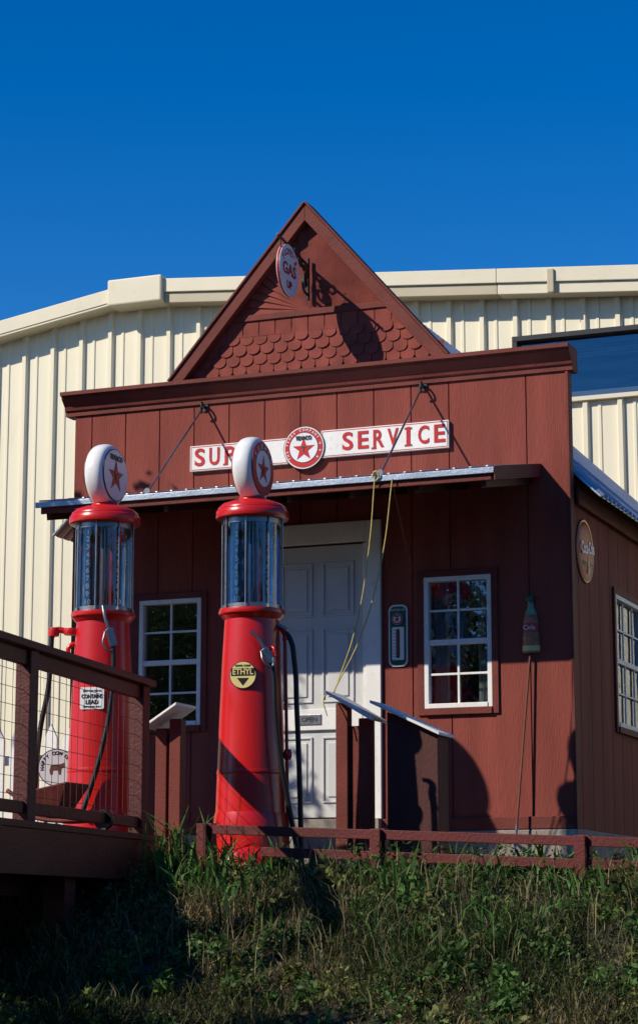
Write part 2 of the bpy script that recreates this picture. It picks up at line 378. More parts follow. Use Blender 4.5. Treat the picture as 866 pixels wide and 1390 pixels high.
def roundlogo(par,nm,pos,yaw,R,ring=True,sx=1):
    disc(nm+'_rim',R,.012,pos,yaw,BLACK,par)
    disc(nm+'_white_rim',R*.97,.014,pos,yaw,ENAMEL,par)
    disc(nm+'_red',R*.92,.016,pos,yaw,REDSIGN,par)
    disc(nm+'_black_ring',R*.70,.018,pos,yaw,BLACK,par)
    disc(nm+'_white',R*.68,.020,pos,yaw,ENAMEL,par)
    star(nm+'_star',R*.55,.023,offs(pos,yaw,0,0,-R*.09),yaw,REDSIGN,par)
    text(nm+'_T','T',offs(pos,yaw,0,.0242,-R*.1),yaw,R*.34,GREEN,par,off=.0015)
    text(nm+'_word','TEXACO',offs(pos,yaw,0,.0252,R*.43),yaw,R*.25,BLACK,par,width=R*.78,off=.0016)
    if R>.1:
        ringtext(nm+'_r','THE TEXAS COMPANY U S A',offs(pos,yaw,0,.018,0),yaw,R*.81,R*.15,ENAMEL,par,-125,125)
roundlogo(SG,'logo',(-2.06,-.03,2.965),0,.172)
# ------------------------------------------------------------ hanging gas sign
HG=empty('hanging_oval_sign')
hx=-2.04
tube('arm',[(hx,.0,4.44),(hx,-.25,4.47),(hx,-.64,4.52)],.011,BLACKI,HG)
tube('scroll',[(hx,-.02,4.20),(hx,-.10,4.22),(hx,-.13,4.30),(hx,-.07,4.33),(hx,-.05,4.27),(hx,-.10,4.26)],.010,BLACKI,HG)
tube('scroll2',[(hx,-.02,4.44),(hx,-.09,4.38),(hx,-.15,4.43),(hx,-.20,4.47),(hx,-.17,4.40),(hx,-.13,4.41)],.009,BLACKI,HG)
tube('back_bar',[(hx,-.012,4.16),(hx,-.012,4.50)],.014,BLACKI,HG,False)
flat('figure',[(-.05,-.06),(-.01,-.10),(.03,-.07),(.02,-.02),(.06,.02),(.05,.08),(.0,.11),(-.04,.08),(-.02,.03),(-.05,.0)],.012,(hx+.01,-.10,4.33),90,BLACKI,HG)
for dy in (-.57,-.29): tube(f'link{dy}',[(hx,dy,4.51),(hx,dy,4.44)],.005,BLACKI,HG,False)
for side in (0,1):
    y=90 if side==0 else -90
    p=(hx+.002,-.43,4.285) if side==0 else (hx-.002,-.43,4.285)
    disc(f'plate_{side}',.205,.012,p,y,ENAMEL,HG,sx=.95)
    disc(f'plate_edge_{side}',.2055,.006,p,y,REDSIGN,HG,sx=.97)
    q=offs(p,y,0,.0135,0)
    text(f'gas_{side}','GAS',q,y,.13,REDSIGN,HG,width=.26,off=.003)
    text(f'up_{side}','UP',offs(p,y,0,.0135,-.12),y,.085,REDSIGN,HG,off=.002)
    ringtext(f'name_{side}',"FLOYD'S",q,y,.145,.07,REDSIGN,HG,-55,55)
# ------------------------------------------------------------ wall items
TH=empty('wall_thermometer')
def rr(w,h,r,n=6):
    P=[]
    for cx,cz,a0 in ((w/2-r,h/2-r,0),(-w/2+r,h/2-r,90),(-w/2+r,-h/2+r,180),(w/2-r,-h/2+r,270)):
        for i in range(n+1):
            a=rad(a0+90*i/n);P.append((cx+r*math.cos(a),cz+r*math.sin(a)))
    return P
tp=(-1.305,-.003,1.46)
flat('plate',rr(.150,.47,.045),.010,tp,0,ENAMEL,TH); flat('face',rr(.130,.445,.04),.012,tp,0,GREEN,TH)
flat('scale',rr(.095,.25,.01),.014,offs(tp,0,0,0,-.06),0,ENAMEL,TH)
flat('inner_green',rr(.030,.22,.01),.0155,offs(tp,0,0,0,-.06),0,GREEN,TH)
box('tube',-1.309,-1.301,-.024,-.0185,1.31,1.50,REDSIGN,TH,0)
for k in range(9): box(f'tick{k}',-1.345,-1.322,-.0182,-.0172,1.30+k*.025,1.303+k*.025,BLACK,TH,0)
roundlogo(TH,'badge',offs(tp,0,0,.011,.125),0,.045)
text('caption','MOTOR OIL',offs(tp,0,0,.0135,.195),0,.022,ENAMEL,TH)
BT=empty('bottle_sign')
bp_=[(.0,0),(.062,0),(.066,.01),(.066,.12),(.058,.17),(.062,.22),(.052,.28),(.028,.335),(.022,.37),(.022,.40)]
c=(-.268,-.004,1.28)
BRN=paint('bottle_brown',(.42,.14,.06),.35,.45,(12,12,12),.1,dirt=(.6,.45,.3),dirtamt=.6)
BGRN=paint('bottle_green',(.20,.34,.20),.3,.3,(12,12,12),.1,dirt=(.5,.5,.4),dirtamt=.5)
def relief(n,z0,z1,mat,dep,grow=0):
    def R_(z):
        for (a,b),(a2,b2) in zip(bp_[1:],bp_[2:]):
            if b<=z<=b2: return a+(a2-a)*(z-b)/max(b2-b,1e-6)
        return .022
    v=[];f=[];n1=10;n2=12
    for i in range(n1+1):
        z=z0+(z1-z0)*i/n1;r=R_(z)+grow
        for j in range(n2+1):
            a=math.pi*j/n2; v.append((c[0]-r*math.cos(a),c[1]-r*math.sin(a)*dep,c[2]+z))
    for i in range(n1):
        for j in range(n2): 
            k=i*(n2+1)+j;f.append((k,k+1,k+n2+2,k+n2+1))
    frommesh(n,v,f,mat,BT,True)
relief('bottle_body',0,.285,BRN,.6);relief('bottle_neck',.285,.40,BGRN,.6); relief('bottle_label',.15,.225,COKE,.62,.002); relief('bottle_band',.015,.055,YEL,.62,.002)
lathe('bottle_cap',[(.0,.0),(.03,.0),(.032,.02),(.026,.04),(.0,.045)],(c[0],c[1]-.02,c[2]+.385),GREEN,BT,20)
text('script','Cola',(c[0],-.052,c[2]+.187),0,.05,ENAMEL,BT,width=.09)
PL=empty('leaning_pole')
tube('shaft',[(-.375,-.10,-.0),(-.27,-.035,1.26)],.008,WOODB,PL,False)
tube('ferrule',[(-.395,-.11,-.21),(-.372,-.098,.03)],.011,STEEL,PL,False)
CK=empty('round_button_sign')
cc=(.032,.43,2.09)
lathe('button',[(.0,.028),(.10,.026),(.19,.016),(.228,.004),(.232,.0)],cc,COKE,CK,48,'x')
lathe('rim',[(.238,.0),(.243,.006),(.238,.012),(.226,.008),(.222,.0)],cc,paint('aged_brass',(.45,.30,.13),.4,.2,(5,5,5),.05,metal=.5),CK,48,'x')
text('script','Coca-Cola',(cc[0]+.030,cc[1],cc[2]+.02),90,.13,ENAMEL,CK,width=.36,roll=6,off=.002)
text('ice','ICE COLD',(cc[0]+.028,cc[1],cc[2]-.10),90,.05,YEL,CK)
flat('bottle_mark',[(-.02,-.08),(.02,-.08),(.02,.0),(.008,.05),(.008,.08),(-.008,.08),(-.008,.05),(-.02,0)],.002,(cc[0]+.028,cc[1]+.02,cc[2]-.09),90,YEL,CK)
# ------------------------------------------------------------ gas pumps
Rv=Vector((math.cos(rad(YAW)),math.sin(rad(YAW)),0));Tv=Vector((math.sin(rad(YAW)),-math.cos(rad(YAW)),0))
def pump(cx,cy,dz,glass,kind):
    P=empty('gas_pump')
    def q(o,t,z): return tuple(Vector((cx,cy,z+dz))+Rv*o+Tv*t)
    C=(cx,cy,dz)
    lathe('concrete_pad',[(.0,-.62),(.36,-.62),(.36,-.40),(.35,-.39),(.0,-.39)],C,CONC,P)
    lathe('base',[(.0,-.40),(.30,-.40),(.30,-.22),(.285,-.20),(.26,-.18),(.252,-.05),(.246,.02),(.240,.05)],C,RED,P)
    lathe('body',[(.236,.05),(.226,.35),(.214,.7),(.200,1.05),(.186,1.30),(.184,1.34),(.200,1.355),(.215,1.375)],C,RED,P)
    lathe('body_seam',[(.228,.30),(.232,.31),(.228,.33)],C,RED,P)
    lathe('lower_collar',[(.20,1.375),(.222,1.376),(.226,1.39),(.222,1.41),(.20,1.412)],C,RED,P)
    lathe('glass_cylinder',[(.192,1.412),(.192,2.03)],C,glass,P)
    lathe('glass_lower_ring',[(.195,1.412),(.199,1.414),(.199,1.44),(.195,1.442)],C,STEEL,P)
    lathe('glass_upper_ring',[(.195,1.99),(.199,1.992),(.199,2.028),(.195,2.03)],C,STEEL,P)
    lathe('inner_pipe',[(.03,1.38),(.03,2.04)],C,STEEL,P,16)
    lathe('inner_pipe_b',[(.014,1.38),(.014,2.04)],(cx+.07,cy-.02,dz),REDSIGN,P,12)
    for i in range(8):
        a=2*math.pi*i/8+.2
        tube(f'cage_rod_{i}',[(cx+.207*math.cos(a),cy+.207*math.sin(a),z+dz) for z in (1.405,2.04)],.006,STEEL,P,False)
        lathe(f'rod_nut_{i}',[(.0,0),(.014,0),(.014,.02),(.0,.022)],(cx+.207*math.cos(a),cy+.207*math.sin(a),1.412+dz),STEEL,P,6)
    for sgn,nm in ((-.10,'a'),(.11,'b')):
        a=q(sgn-.018,.14,1.44);b=q(sgn+.018,.14,1.44)
        v=[a,b,(b[0],b[1],b[2]+.55),(a[0],a[1],a[2]+.55)]
        frommesh('gauge_strip_'+nm,v,[(0,1,2,3)],BLACKI,P)
        for k in range(10):
            text(f'num_{nm}{k}',str(10-k),q(sgn,.143,1.47+k*.055),YAW,.048,ENAMEL,P,off=.0015)
    lathe('cap_ring',[(.0,2.03),(.235,2.03),(.247,2.036),(.250,2.05),(.247,2.085),(.238,2.095),(.23,2.097)],C,RED,P)
    lathe('cap_dome',[(.236,2.097),(.232,2.112),(.205,2.135),(.15,2.155),(.11,2.162),(.098,2.168),(.092,2.185),(.085,2.195)],C,RED,P)
    g=(cx,cy,2.385+dz)
    lathe('globe_neck',[(.085,2.175),(.072,2.185),(.075,2.20)],C,ENAMEL,P,32)
    lathe('globe',[(.0,-.072),(.17,-.071),(.190,-.068),(.205,-.060),(.217,-.045),(.223,-.022),(.224,0),(.223,.022),(.217,.045),(.205,.060),(.190,.068),(.17,.071),(.0,.072)],g,ENAMEL,P,56,'x')
    for s,y in ((1,90),(-1,-90)):
        p=(g[0]+s*.0725,g[1],g[2])
        disc(f'lens_ring{s}',.185,.004,p,y,REDSIGN if kind else BLACK,P); disc(f'lens{s}',.179,.006,p,y,ENAMEL if not kind else REDSIGN,P)
        if kind: disc(f'lens_in{s}',.125,.008,p,y,ENAMEL,P)
        star(f'star{s}',.115 if not kind else .10,.010,offs(p,y,0,0,-.01),y,REDSIGN,P)
        text(f'tee{s}','T',offs(p,y,0,.012,-.015),y,.075,GREEN,P,off=.002)
        if kind: ringtext(f'ltr{s}','TEXACO',offs(p,y,0,.008,0),y,.150,.05,ENAMEL,P,-60,60)
        else: text(f'word{s}','TEXACO',offs(p,y,0,.010,.12),y,.05,BLACK,P,width=.19,off=.0015)
    if kind:
        tube('outlet_elbow',[q(.10,.02,1.28),q(.19,.03,1.29),q(.225,.03,1.25),q(.23,.03,1.20)],.022,RED,P)
        tube('lever_arm',[q(.17,.06,1.31),q(.24,.08,1.27)],.012,STEEL,P,False)
        tube('riser_pipe',[q(.225,.05,1.23),q(.235,.05,.7),q(.25,.05,-.3)],.012,RED,P)
        lathe('riser_joint',[(.0,0),(.02,.0),(.028,.02),(.028,.05),(.02,.07),(0,.07)],q(.245,.05,.40)[:2]+(.40,),RED,P,16)
        tube('hose',[q(.21,.03,1.27),q(.255,.04,1.22),q(.29,.05,1.05),q(.305,.06,.75),q(.32,.06,.4),q(.34,.06,-.3)],.018,BLACK,P)
        tube('nozzle_spout',[q(.0,.27,1.235),q(.05,.27,1.19),q(.10,.26,1.11)],.012,STEEL,P)
        bev(beam('nozzle_body',q(.085,.26,1.12),q(.14,.24,1.03),.035,.05,STEEL,P),.01)
        tube('nozzle_guard',[q(.07,.27,1.10),q(.09,.29,1.03),q(.14,.26,1.00),q(.15,.25,1.06)],.007,STEEL,P)
        tube('nozzle_hook',[q(.12,.19,1.12),q(.15,.23,1.13),q(.165,.24,1.07)],.012,RED,P)
        tube('nozzle_hose',[q(.14,.24,1.04),q(.155,.24,.94),q(.165,.24,.7),q(.20,.23,.4),q(.25,.2,.12),q(.32,.17,-.25)],.018,BLACK,P)
        p=q(-.05,.208,.95);y=YAW-12
        disc('label_rim',.092,.004,p,y,BLACK,P);disc('label',.087,.006,p,y,YEL,P)
        flat('label_band',[(-.08,-.005),(.08,-.005),(.08,.045),(-.08,.045)],.008,p,y,BLACK,P)
        text('label_text','ETHYL',offs(p,y,0,.009,.02),y,.055,YEL,P,width=.14,off=.001)
        flat('label_tri',[(-.04,-.02),(.0,-.07),(.04,-.02)],.008,p,y,BLACK,P)
        text('label_small','ETHYL CORP',offs(p,y,0,.008,.062),y,.018,BLACK,P)
    else:
        tube('outlet_pipe',[q(-.12,.0,1.27),q(-.25,.0,1.285),q(-.33,.0,1.29),q(-.355,.0,1.25)],.022,RED,P)
        lathe('outlet_flange',[(.0,0),(.05,0),(.055,.02),(.05,.045),(.0,.05)],q(-.22,0,1.26),RED,P,20)
        lathe('outlet_valve',[(.0,0),(.035,0),(.04,.03),(.035,.06),(.0,.06)],q(-.34,0,1.25),RED,P,16)
        tube('outlet_lower',[q(-.15,.0,1.20),q(-.23,.0,1.18),q(-.235,.0,1.10)],.016,RED,P)
        tube('supply_hose',[q(-.355,.0,1.25),q(-.36,.0,1.1),q(-.37,.0,.9),q(-.42,.0,.6),q(-.45,.0,.1)],.018,BLACK,P)
        tube('nozzle_spout',[q(.02,.24,1.43),q(.035,.26,1.36),q(.07,.26,1.25)],.012,STEEL,P)
        bev(beam('nozzle_body',q(.065,.26,1.27),q(.10,.25,1.15),.035,.055,STEEL,P),.01)
        tube('nozzle_guard',[q(.04,.27,1.25),q(.035,.28,1.15),q(.09,.26,1.12),q(.11,.25,1.18)],.007,STEEL,P)
        tube('nozzle_hose',[q(.095,.25,1.17),q(.10,.25,1.05),q(.085,.26,.75),q(.02,.27,.4),q(-.05,.27,.15),q(-.10,.27,.0)],.018,BLACK,P)
        p=q(-.045,.205,.80);y=YAW-12
        bev(flat('label',rr(.17,.15,.012),.006,p,y,ENAMEL,P),.001)
        text('l1','CONTAINS',offs(p,y,0,.008,.012),y,.038,BLACK,P,width=.15,off=.001);text('l2','LEAD',offs(p,y,0,.008,-.027),y,.04,BLACK,P,width=.09,off=.001)
        text('l3','BEST FOR USE AS',offs(p,y,0,.008,.05),y,.017,BLACK,P);text('l4','MOTOR FUEL ONLY',offs(p,y,0,.008,-.058),y,.014,BLACK,P)
    return P
pump(-2.755,-2.02,.035,PGLASS2,False)
pump(-1.64,-2.0,0,PGLASS,True)
# ------------------------------------------------------------ warehouse
Wh=empty('metal_warehouse')
WY=8.0;WX0,WX1=-26,16;RX=-7.44
def roofz(x): return 7.02-(.16*(RX-x) if x<RX else .083*(x-RX))
v=[];f=[];ribs=[];x=WX0
while x<WX1:
    ribs+=[(x,0),(x+.04,.0),(x+.06,-.045),(x+.11,-.045),(x+.13,0),(x+.22,0),(x+.23,-.012),(x+.26,-.012),(x+.27,0)];x+=.40
hole=(-2.69,.75,5.15,5.87)
for x,d in ribs: v+=[(x,WY+d,-.4),(x,WY+d,hole[2]),(x,WY+d,hole[3]),(x,WY+d,roofz(x)-.05)]
for i in range(len(ribs)-1):
    xm=(ribs[i][0]+ribs[i+1][0])/2
    for j in range(3):
        if j==1 and hole[0]<xm<hole[1]: continue
        f.append((4*i+j,4*(i+1)+j,4*(i+1)+j+1,4*i+j+1))
frommesh('ribbed_wall',v,f,CREAM,Wh)
def fascia(n,xa,xb,y0,y1,zt,zb,mat,dz=0):
    v=[(x,y,roofz(x)+z+dz) for x in (xa,xb) for y in (y0,y1) for z in (zt,zb)]
    return bev(frommesh(n,v,[(0,2,3,1),(4,5,7,6),(0,1,5,4),(2,6,7,3),(0,4,6,2),(1,3,7,5)],mat,Wh),.008)
fascia('rake_trim_l',WX0,-7.80,WY-.28,WY-.05,.02,-.16,CREAMT)
fascia('rake_soffit_l',WX0,-7.80,WY-.27,WY+.0,-.161,-.19,CREAMT)
for i,(a,b,m) in enumerate(((-7.07,-2.85,TAN),(-2.85,9,CREAMT),(9,16,CREAMT))):
    fascia(f'rake_trim_r{i}',a,b-.004,WY-.30,WY-.05,.04,-.13,CREAMT)
    fascia(f'rake_trim_lower{i}',a,b-.004,WY-.27,WY-.05,-.132,-.26,m)
box('ridge_cap',-7.80,-7.07,WY-.36,WY-.02,6.74,7.07,CREAMT,Wh,.02)
box('downspout_bracket',-2.25,-2.17,WY-.33,WY-.301,6.32,6.6,TAN,Wh,.01)
fascia('roof_l',WX0,RX,WY-.04,WY+18,.0,-.04,CREAMT);fascia('roof_r',RX,WX1,WY-.04,WY+18,.0,-.04,CREAMT)
box('window_frame_t',-2.75,.8,WY-.07,WY+.1,5.86,5.92,FRAMEB,Wh);box('window_frame_b',-2.75,.8,WY-.07,WY+.1,5.10,5.15,CREAMT,Wh)
box('window_frame_l',-2.75,-2.69,WY-.07,WY+.1,5.151,5.859,FRAMEB,Wh)
for x in (-.25,): box(f'mullion{x}',x-.02,x+.02,WY-.02,WY+.05,5.151,5.859,FRAMEB,Wh)
frommesh('window_glass',[(-2.69,WY+.03,5.15),(.75,WY+.03,5.15),(.75,WY+.03,5.86),(-2.69,WY+.03,5.86)],[(0,1,2,3)],glassmat('warehouse_glass',(.45,.5,.55),.16),Wh)
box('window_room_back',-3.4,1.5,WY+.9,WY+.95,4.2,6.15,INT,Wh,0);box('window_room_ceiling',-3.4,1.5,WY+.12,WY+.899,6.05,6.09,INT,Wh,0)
for k in range(5): box(f'blind_slat_{k}',-2.6,.6,WY+.2,WY+.23,5.82-k*.035,5.83-k*.035,CURT,Wh,0)
box('window_shelf',-2.6,.6,WY+.3,WY+.34,5.22,5.30,CREAM,Wh,0)
box('warehouse_back',WX0,WX1,WY+18,WY+18.1,-.4,5,CREAM,Wh)
# ------------------------------------------------------------ ground
def hgt(x,y):
    P=[(-60,-2.3),(-9,-2.3),(-8,-2.12),(-6,-1.62),(-5,-1.27),(-4,-.90),(-3.3,-.62),(-2.9,-.50),(-2.5,-.43),(-1.6,-.40),(400,-.40)]
    z=np.interp(y,[p[0] for p in P],[p[1] for p in P])
    n=.03*np.sin(3.1*x+1.3*y)+.025*np.sin(5.3*x-4.1*y+1)+.012*np.sin(13*x+9*y)
    w=np.clip((-2.3-y)/.6,0,1)*np.clip((y+9.5)/1.5,0,1)
    return z+n*w
gx=np.unique(np.concatenate([[-400,-200,-100,-50,-25,-15],np.arange(-10,10,.12),[12,15,25,50,100,200,400]]))
gy=np.unique(np.concatenate([[-400,-200,-100,-60,-40,-25,-15,-12],np.arange(-10,-1.5,.1),[0,3,8,20,50,100,200,400]]))
X,Y=np.meshgrid(gx,gy);Z=hgt(X,Y)
v=np.stack([X.ravel(),Y.ravel(),Z.ravel()],1);nx,ny=len(gx),len(gy)
f=[(j*nx+i,j*nx+i+1,(j+1)*nx+i+1,(j+1)*nx+i) for j in range(ny-1) for i in range(nx-1)]
SOIL=paint('soil_and_thatch',(.045,.034,.020),.95,.5,(4,4,4),.9,25,dirt=(.02,.028,.010),dirtamt=.8)
frommesh('ground',v.tolist(),f,SOIL,None,True)
RO=empty('road')
frommesh('asphalt_sheet',[(-200,-21,-2.29),(200,-21,-2.29),(200,-12,-2.29),(-200,-12,-2.29)],[(0,1,2,3)],ASPH,RO)
frommesh('edge_line',[(-200,-12.4,-2.286),(200,-12.4,-2.286),(200,-12.28,-2.286),(-200,-12.28,-2.286)],[(0,1,2,3)],WHITE,RO)
def blades(n,P,H,W,lean,cols,mat):
    k=len(P);a=rng.uniform(0,2*np.pi,k);dx,dy=np.cos(a),np.sin(a)
    b=rng.uniform(0,2*np.pi,k);lx,ly=np.cos(b)*lean*H,np.sin(b)*lean*H
    V=np.zeros((k,5,3))
    V[:,0]=P-np.stack([dx*W,dy*W,0*W],1);V[:,1]=P+np.stack([dx*W,dy*W,0*W],1)
    m=P+np.stack([lx*.35,ly*.35,H*.6],1)
    V[:,2]=m-np.stack([dx*W*.8,dy*W*.8,0*W],1);V[:,3]=m+np.stack([dx*W*.8,dy*W*.8,0*W],1)
    V[:,4]=P+np.stack([lx,ly,H*(1-.35*lean)],1)
    me=bpy.data.meshes.new(n);idx=np.arange(k)*5
    me.vertices.add(k*5);me.vertices.foreach_set('co',V.ravel())
    me.loops.add(k*7);lp=np.stack([idx,idx+1,idx+3,idx+2,idx+2,idx+3,idx+4],1).ravel();me.loops.foreach_set('vertex_index',lp)
    me.polygons.add(k*2);st=np.stack([np.arange(k)*7,np.arange(k)*7+4],1).ravel();me.polygons.foreach_set('loop_start',st)
    me.update(calc_edges=True)
    ca=me.color_attributes.new('Col','FLOAT_COLOR','POINT')
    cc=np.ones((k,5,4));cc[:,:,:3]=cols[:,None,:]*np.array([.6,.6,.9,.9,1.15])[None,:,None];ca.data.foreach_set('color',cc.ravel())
    return obj(n,me,mat)
k=120000
px=rng.uniform(-3.2,3.0,k);py=-2.05-rng.beta(1.0,1.4,k)*4.1
cl=np.sin(2.3*px+1)*np.sin(2.9*py+.5)+.6*np.sin(6.1*px+4.3*py)+.5*rng.normal(size=k)
keep=cl>-1.0;px,py,cl=px[keep],py[keep],cl[keep]
k=len(px)
H=rng.gamma(4,.018,k)*(1+.6*np.clip(cl,-1,1.5));H=np.clip(H,.025,.26)
green=np.array([.055,.095,.022]);dry=np.array([.34,.26,.12]);dark=np.array([.02,.035,.012])
t=np.clip(.42+.75*np.sin(1.7*px+.6)*np.sin(2.1*py)+.3*rng.normal(size=k)-.5*np.clip(py+3.0,0,1),0,1)[:,None]
cols=green*(1-t)+dry*t; s=rng.uniform(.5,1.3,k)[:,None];cols=cols*s
dk=rng.random(k)<.2;cols[dk]=dark
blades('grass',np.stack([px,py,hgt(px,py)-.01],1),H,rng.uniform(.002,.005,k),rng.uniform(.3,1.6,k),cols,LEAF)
L_=[]
clumps=[(-1.85,-2.45,50,.58),(-2.05,-2.6,40,.48),(-1.62,-2.7,40,.46),(-1.75,-2.9,40,.34),(-1.3,-2.4,30,.36),(1.25,-2.7,40,.42),(1.45,-2.75,34,.48),(-3.0,-2.6,30,.35)]
for i in range(34):
    x=random.uniform(-1.5,1.9);y=random.choice((random.uniform(-2.55,-2.2),random.uniform(-3.1,-2.65),random.uniform(-3.9,-3.0)))
    clumps.append((x,y,random.randint(12,34),random.uniform(.20,.36) if y>-3.1 else random.uniform(.14,.24)))
for cx,cy,n,h in clumps:
    for i in range(n): L_.append((cx+rng.normal()*.09,cy+rng.normal()*.06,h*rng.uniform(.45,1.15)))
L_=np.array(L_);k=len(L_)
cols=np.array([.06,.16,.028])*rng.uniform(.5,1.5,k)[:,None]
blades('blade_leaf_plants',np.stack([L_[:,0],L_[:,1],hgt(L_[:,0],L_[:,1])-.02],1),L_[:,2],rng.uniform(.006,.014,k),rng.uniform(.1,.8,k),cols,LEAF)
k=900;sx_=rng.uniform(-1.9,2.4,k);sy_=rng.uniform(-4.2,-2.4,k)
blades('dry_stalks',np.stack([sx_,sy_,hgt(sx_,sy_)],1),rng.uniform(.12,.34,k),rng.uniform(.0015,.003,k),rng.uniform(.1,.6,k),np.array([.40,.32,.17])*rng.uniform(.5,1.2,k)[:,None],LEAF)
def leafcloud(n,P,size,cols,par=None,flatten=1,up=0):
    k=len(P);nr=rng.normal(size=(k,3));nr[:,2]+=up;nr/=np.linalg.norm(nr,axis=1)[:,None]
    t=np.cross(nr,rng.normal(size=(k,3)));t/=np.linalg.norm(t,axis=1)[:,None];b=np.cross(nr,t)
    s=size[:,None]
    V=np.stack([P-t*s,P+b*s*.5,P+t*s,P-b*s*.5],1)
    me=bpy.data.meshes.new(n);me.vertices.add(4*k);me.vertices.foreach_set('co',V.ravel())
    me.loops.add(4*k);me.loops.foreach_set('vertex_index',np.arange(4*k));me.polygons.add(k);me.polygons.foreach_set('loop_start',np.arange(k)*4);me.update(calc_edges=True)
    ca=me.color_attributes.new('Col','FLOAT_COLOR','POINT');cc=np.ones((k,4,4));cc[:,:,:3]=cols[:,None,:];ca.data.foreach_set('color',cc.ravel())
    return obj(n,me,LEAF,par)
CN=560
wcx=rng.uniform(-2.6,2.8,CN);wcy=-2.15-rng.beta(.9,1.7,CN)*3.6
wr=rng.uniform(.05,.16,CN);wh=rng.uniform(.06,.26,CN)*np.where(wcy>-3.0,1.25,.8);wcol=rng.uniform(.5,1.6,CN);wty=rng.random(CN);wls=rng.uniform(.008,.028,CN)
per=110;ci=np.repeat(np.arange(CN),per);k=len(ci)
a=rng.uniform(0,2*np.pi,k);rr_=np.sqrt(rng.random(k))
X_=wcx[ci]+wr[ci]*rr_*np.cos(a);Y_=wcy[ci]+wr[ci]*rr_*np.sin(a)
Zz=hgt(X_,Y_)+wh[ci]*rng.random(k)*(1-.6*rr_**2)
base=np.where((wty[ci]<.68)[:,None],np.array([[.055,.115,.024]]),np.array([[.12,.135,.035]]))
cols=base*(wcol[ci]*rng.uniform(.6,1.4,k))[:,None]
leafcloud('leafy_weeds',np.stack([X_,Y_,Zz],1),wls[ci]*rng.uniform(.7,1.3,k),cols,up=.8)
def tree(n,x,y,z,h,cr,leaves,lsize,low=.3,spread=.24):
    T=empty(n);tp=[(x,y,z-.2),(x+.1,y+.05,z+h*.3),(x-.05,y,z+h*.62),(x,y,z+h*.85)]
    cu=tube('trunk',tp,h*.022,BARK,T)
    for sp_ in cu.data.splines:
        for i,p in enumerate(sp_.bezier_points): p.radius=1-.28*i
    cs=[]
    for i in range(16):
        a=random.uniform(0,6.28);hh=random.uniform(low,.95);r=cr*math.sin(math.pi*min(hh,.97)**.8)*.8+.15
        e=(x+r*math.cos(a),y+r*math.sin(a),z+h*hh);cs.append(e)
        l=tube(f'limb_{i}',[(x,y,z+h*max(.2,hh-.25)),((x+e[0])/2,(y+e[1])/2,z+h*(hh-.08)),e],h*.007,BARK,T)
    cs=np.array(cs);idx=rng.integers(0,len(cs),leaves)
    P=cs[idx]+rng.normal(size=(leaves,3))*np.array([1,1,.7])*cr*spread
    c=np.array([.05,.085,.025])*rng.uniform(.5,1.5,leaves)[:,None]
    leafcloud('crown',P,np.full(leaves,lsize)*rng.uniform(.6,1.3,leaves),c,T)
for i,(x,h) in enumerate(((-6.2,3.8),(-5.4,3.7),(-4.6,3.8),(-3.8,3.7),(-3.0,3.8),(-2.5,3.5))):
    tree('added_shade_shrub',x,-7.6,-2.05,h,.8,5500,.05)  # unseen row, added only to cast shade on the lower bank
tree('added_shade_tree',-6.5,-3.1,-.6,5.9,1.0,9000,.065,low=.62)  # this tree and the next: added out of view to shade the left wall
tree('added_shade_tree',-5.7,-2.6,-.5,5.4,.8,8000,.06,low=.66)
for x,y,h in ((14,-31,9),(19,-29,11),(26,-31,9),(8,-30,10),(2,-33,11),(-5,-32,10),(33,-27,11),(11,-40,14),(23,-40,14),(-1,-42,14),(40,-20,11),(46,-10,12),(44,2,10),(-14,-36,11),(50,-30,13),(-11,-27,9),(-17,-32,11),(-22,-37,12),(-20,-27,9),(-28,-44,14),(-8,-38,12)):
    tree('tree',x,y,-2.4,h,h*.34,5000,.26,low=.12,spread=.3)
# ------------------------------------------------------------ low rail fence
FE=empty('rail_fence')
beam('top_rail',(-1.75,-2.60,-.075),(2.6,-2.60,-.265),.04,.06,FENR,FE)
beam('low_rail',(-1.3,-2.60,-.225),(2.6,-2.60,-.405),.04,.06,FENR,FE)
for i,x in enumerate((-1.70,-.52,.78,2.1)):
    z=-.075-(x+1.75)*.044
    box(f'post_{i}',x-.04,x+.04,-2.578,-2.50,z-.6,z+.04,FENR,FE,.006)
    box(f'post_face_{i}',x-.035,x+.035,-2.655,-2.622,z-.45,z+.035,FENR,FE,.005)
# ------------------------------------------------------------ wooden deck
DK=empty('wooden_deck')
A=Vector((-1.82,-5.3));Bp=Vector((-2.20,-2.38));d=(Bp-A).normalized();nrm=Vector((-d.y,d.x))
def dp(t,off,z): 
    p=A+d*t+nrm*off; return (p.x,p.y,z)
LN=(Bp-A).length
nb=21
for i in range(nb):
    a=-.03+i*3.0/nb;b=a+3.0/nb-.006
    v=[dp(0,a,-.10),dp(LN+.15,a,-.10),dp(LN+.15,b,-.10),dp(0,b,-.10)];v+=[(p,q_,r-.038) for p,q_,r in v]
    frommesh(f'deck_board_{i}',v,[(0,1,2,3),(7,6,5,4),(0,4,5,1),(1,5,6,2),(2,6,7,3),(3,7,4,0)],DECKR,DK)
beam('rim_joist',dp(0,.0,-.27),dp(LN+.14,.0,-.27),.045,.26,DECKR,DK)
beam('end_joist',dp(LN+.12,.03,-.27),dp(LN+.12,3,-.27),.045,.26,DECKR,DK)
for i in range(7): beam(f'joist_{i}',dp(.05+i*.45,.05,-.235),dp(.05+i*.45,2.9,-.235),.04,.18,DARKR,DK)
beam('under_beam',dp(0,.35,-.42),dp(LN,.35,-.42),.09,.18,DARKR,DK)
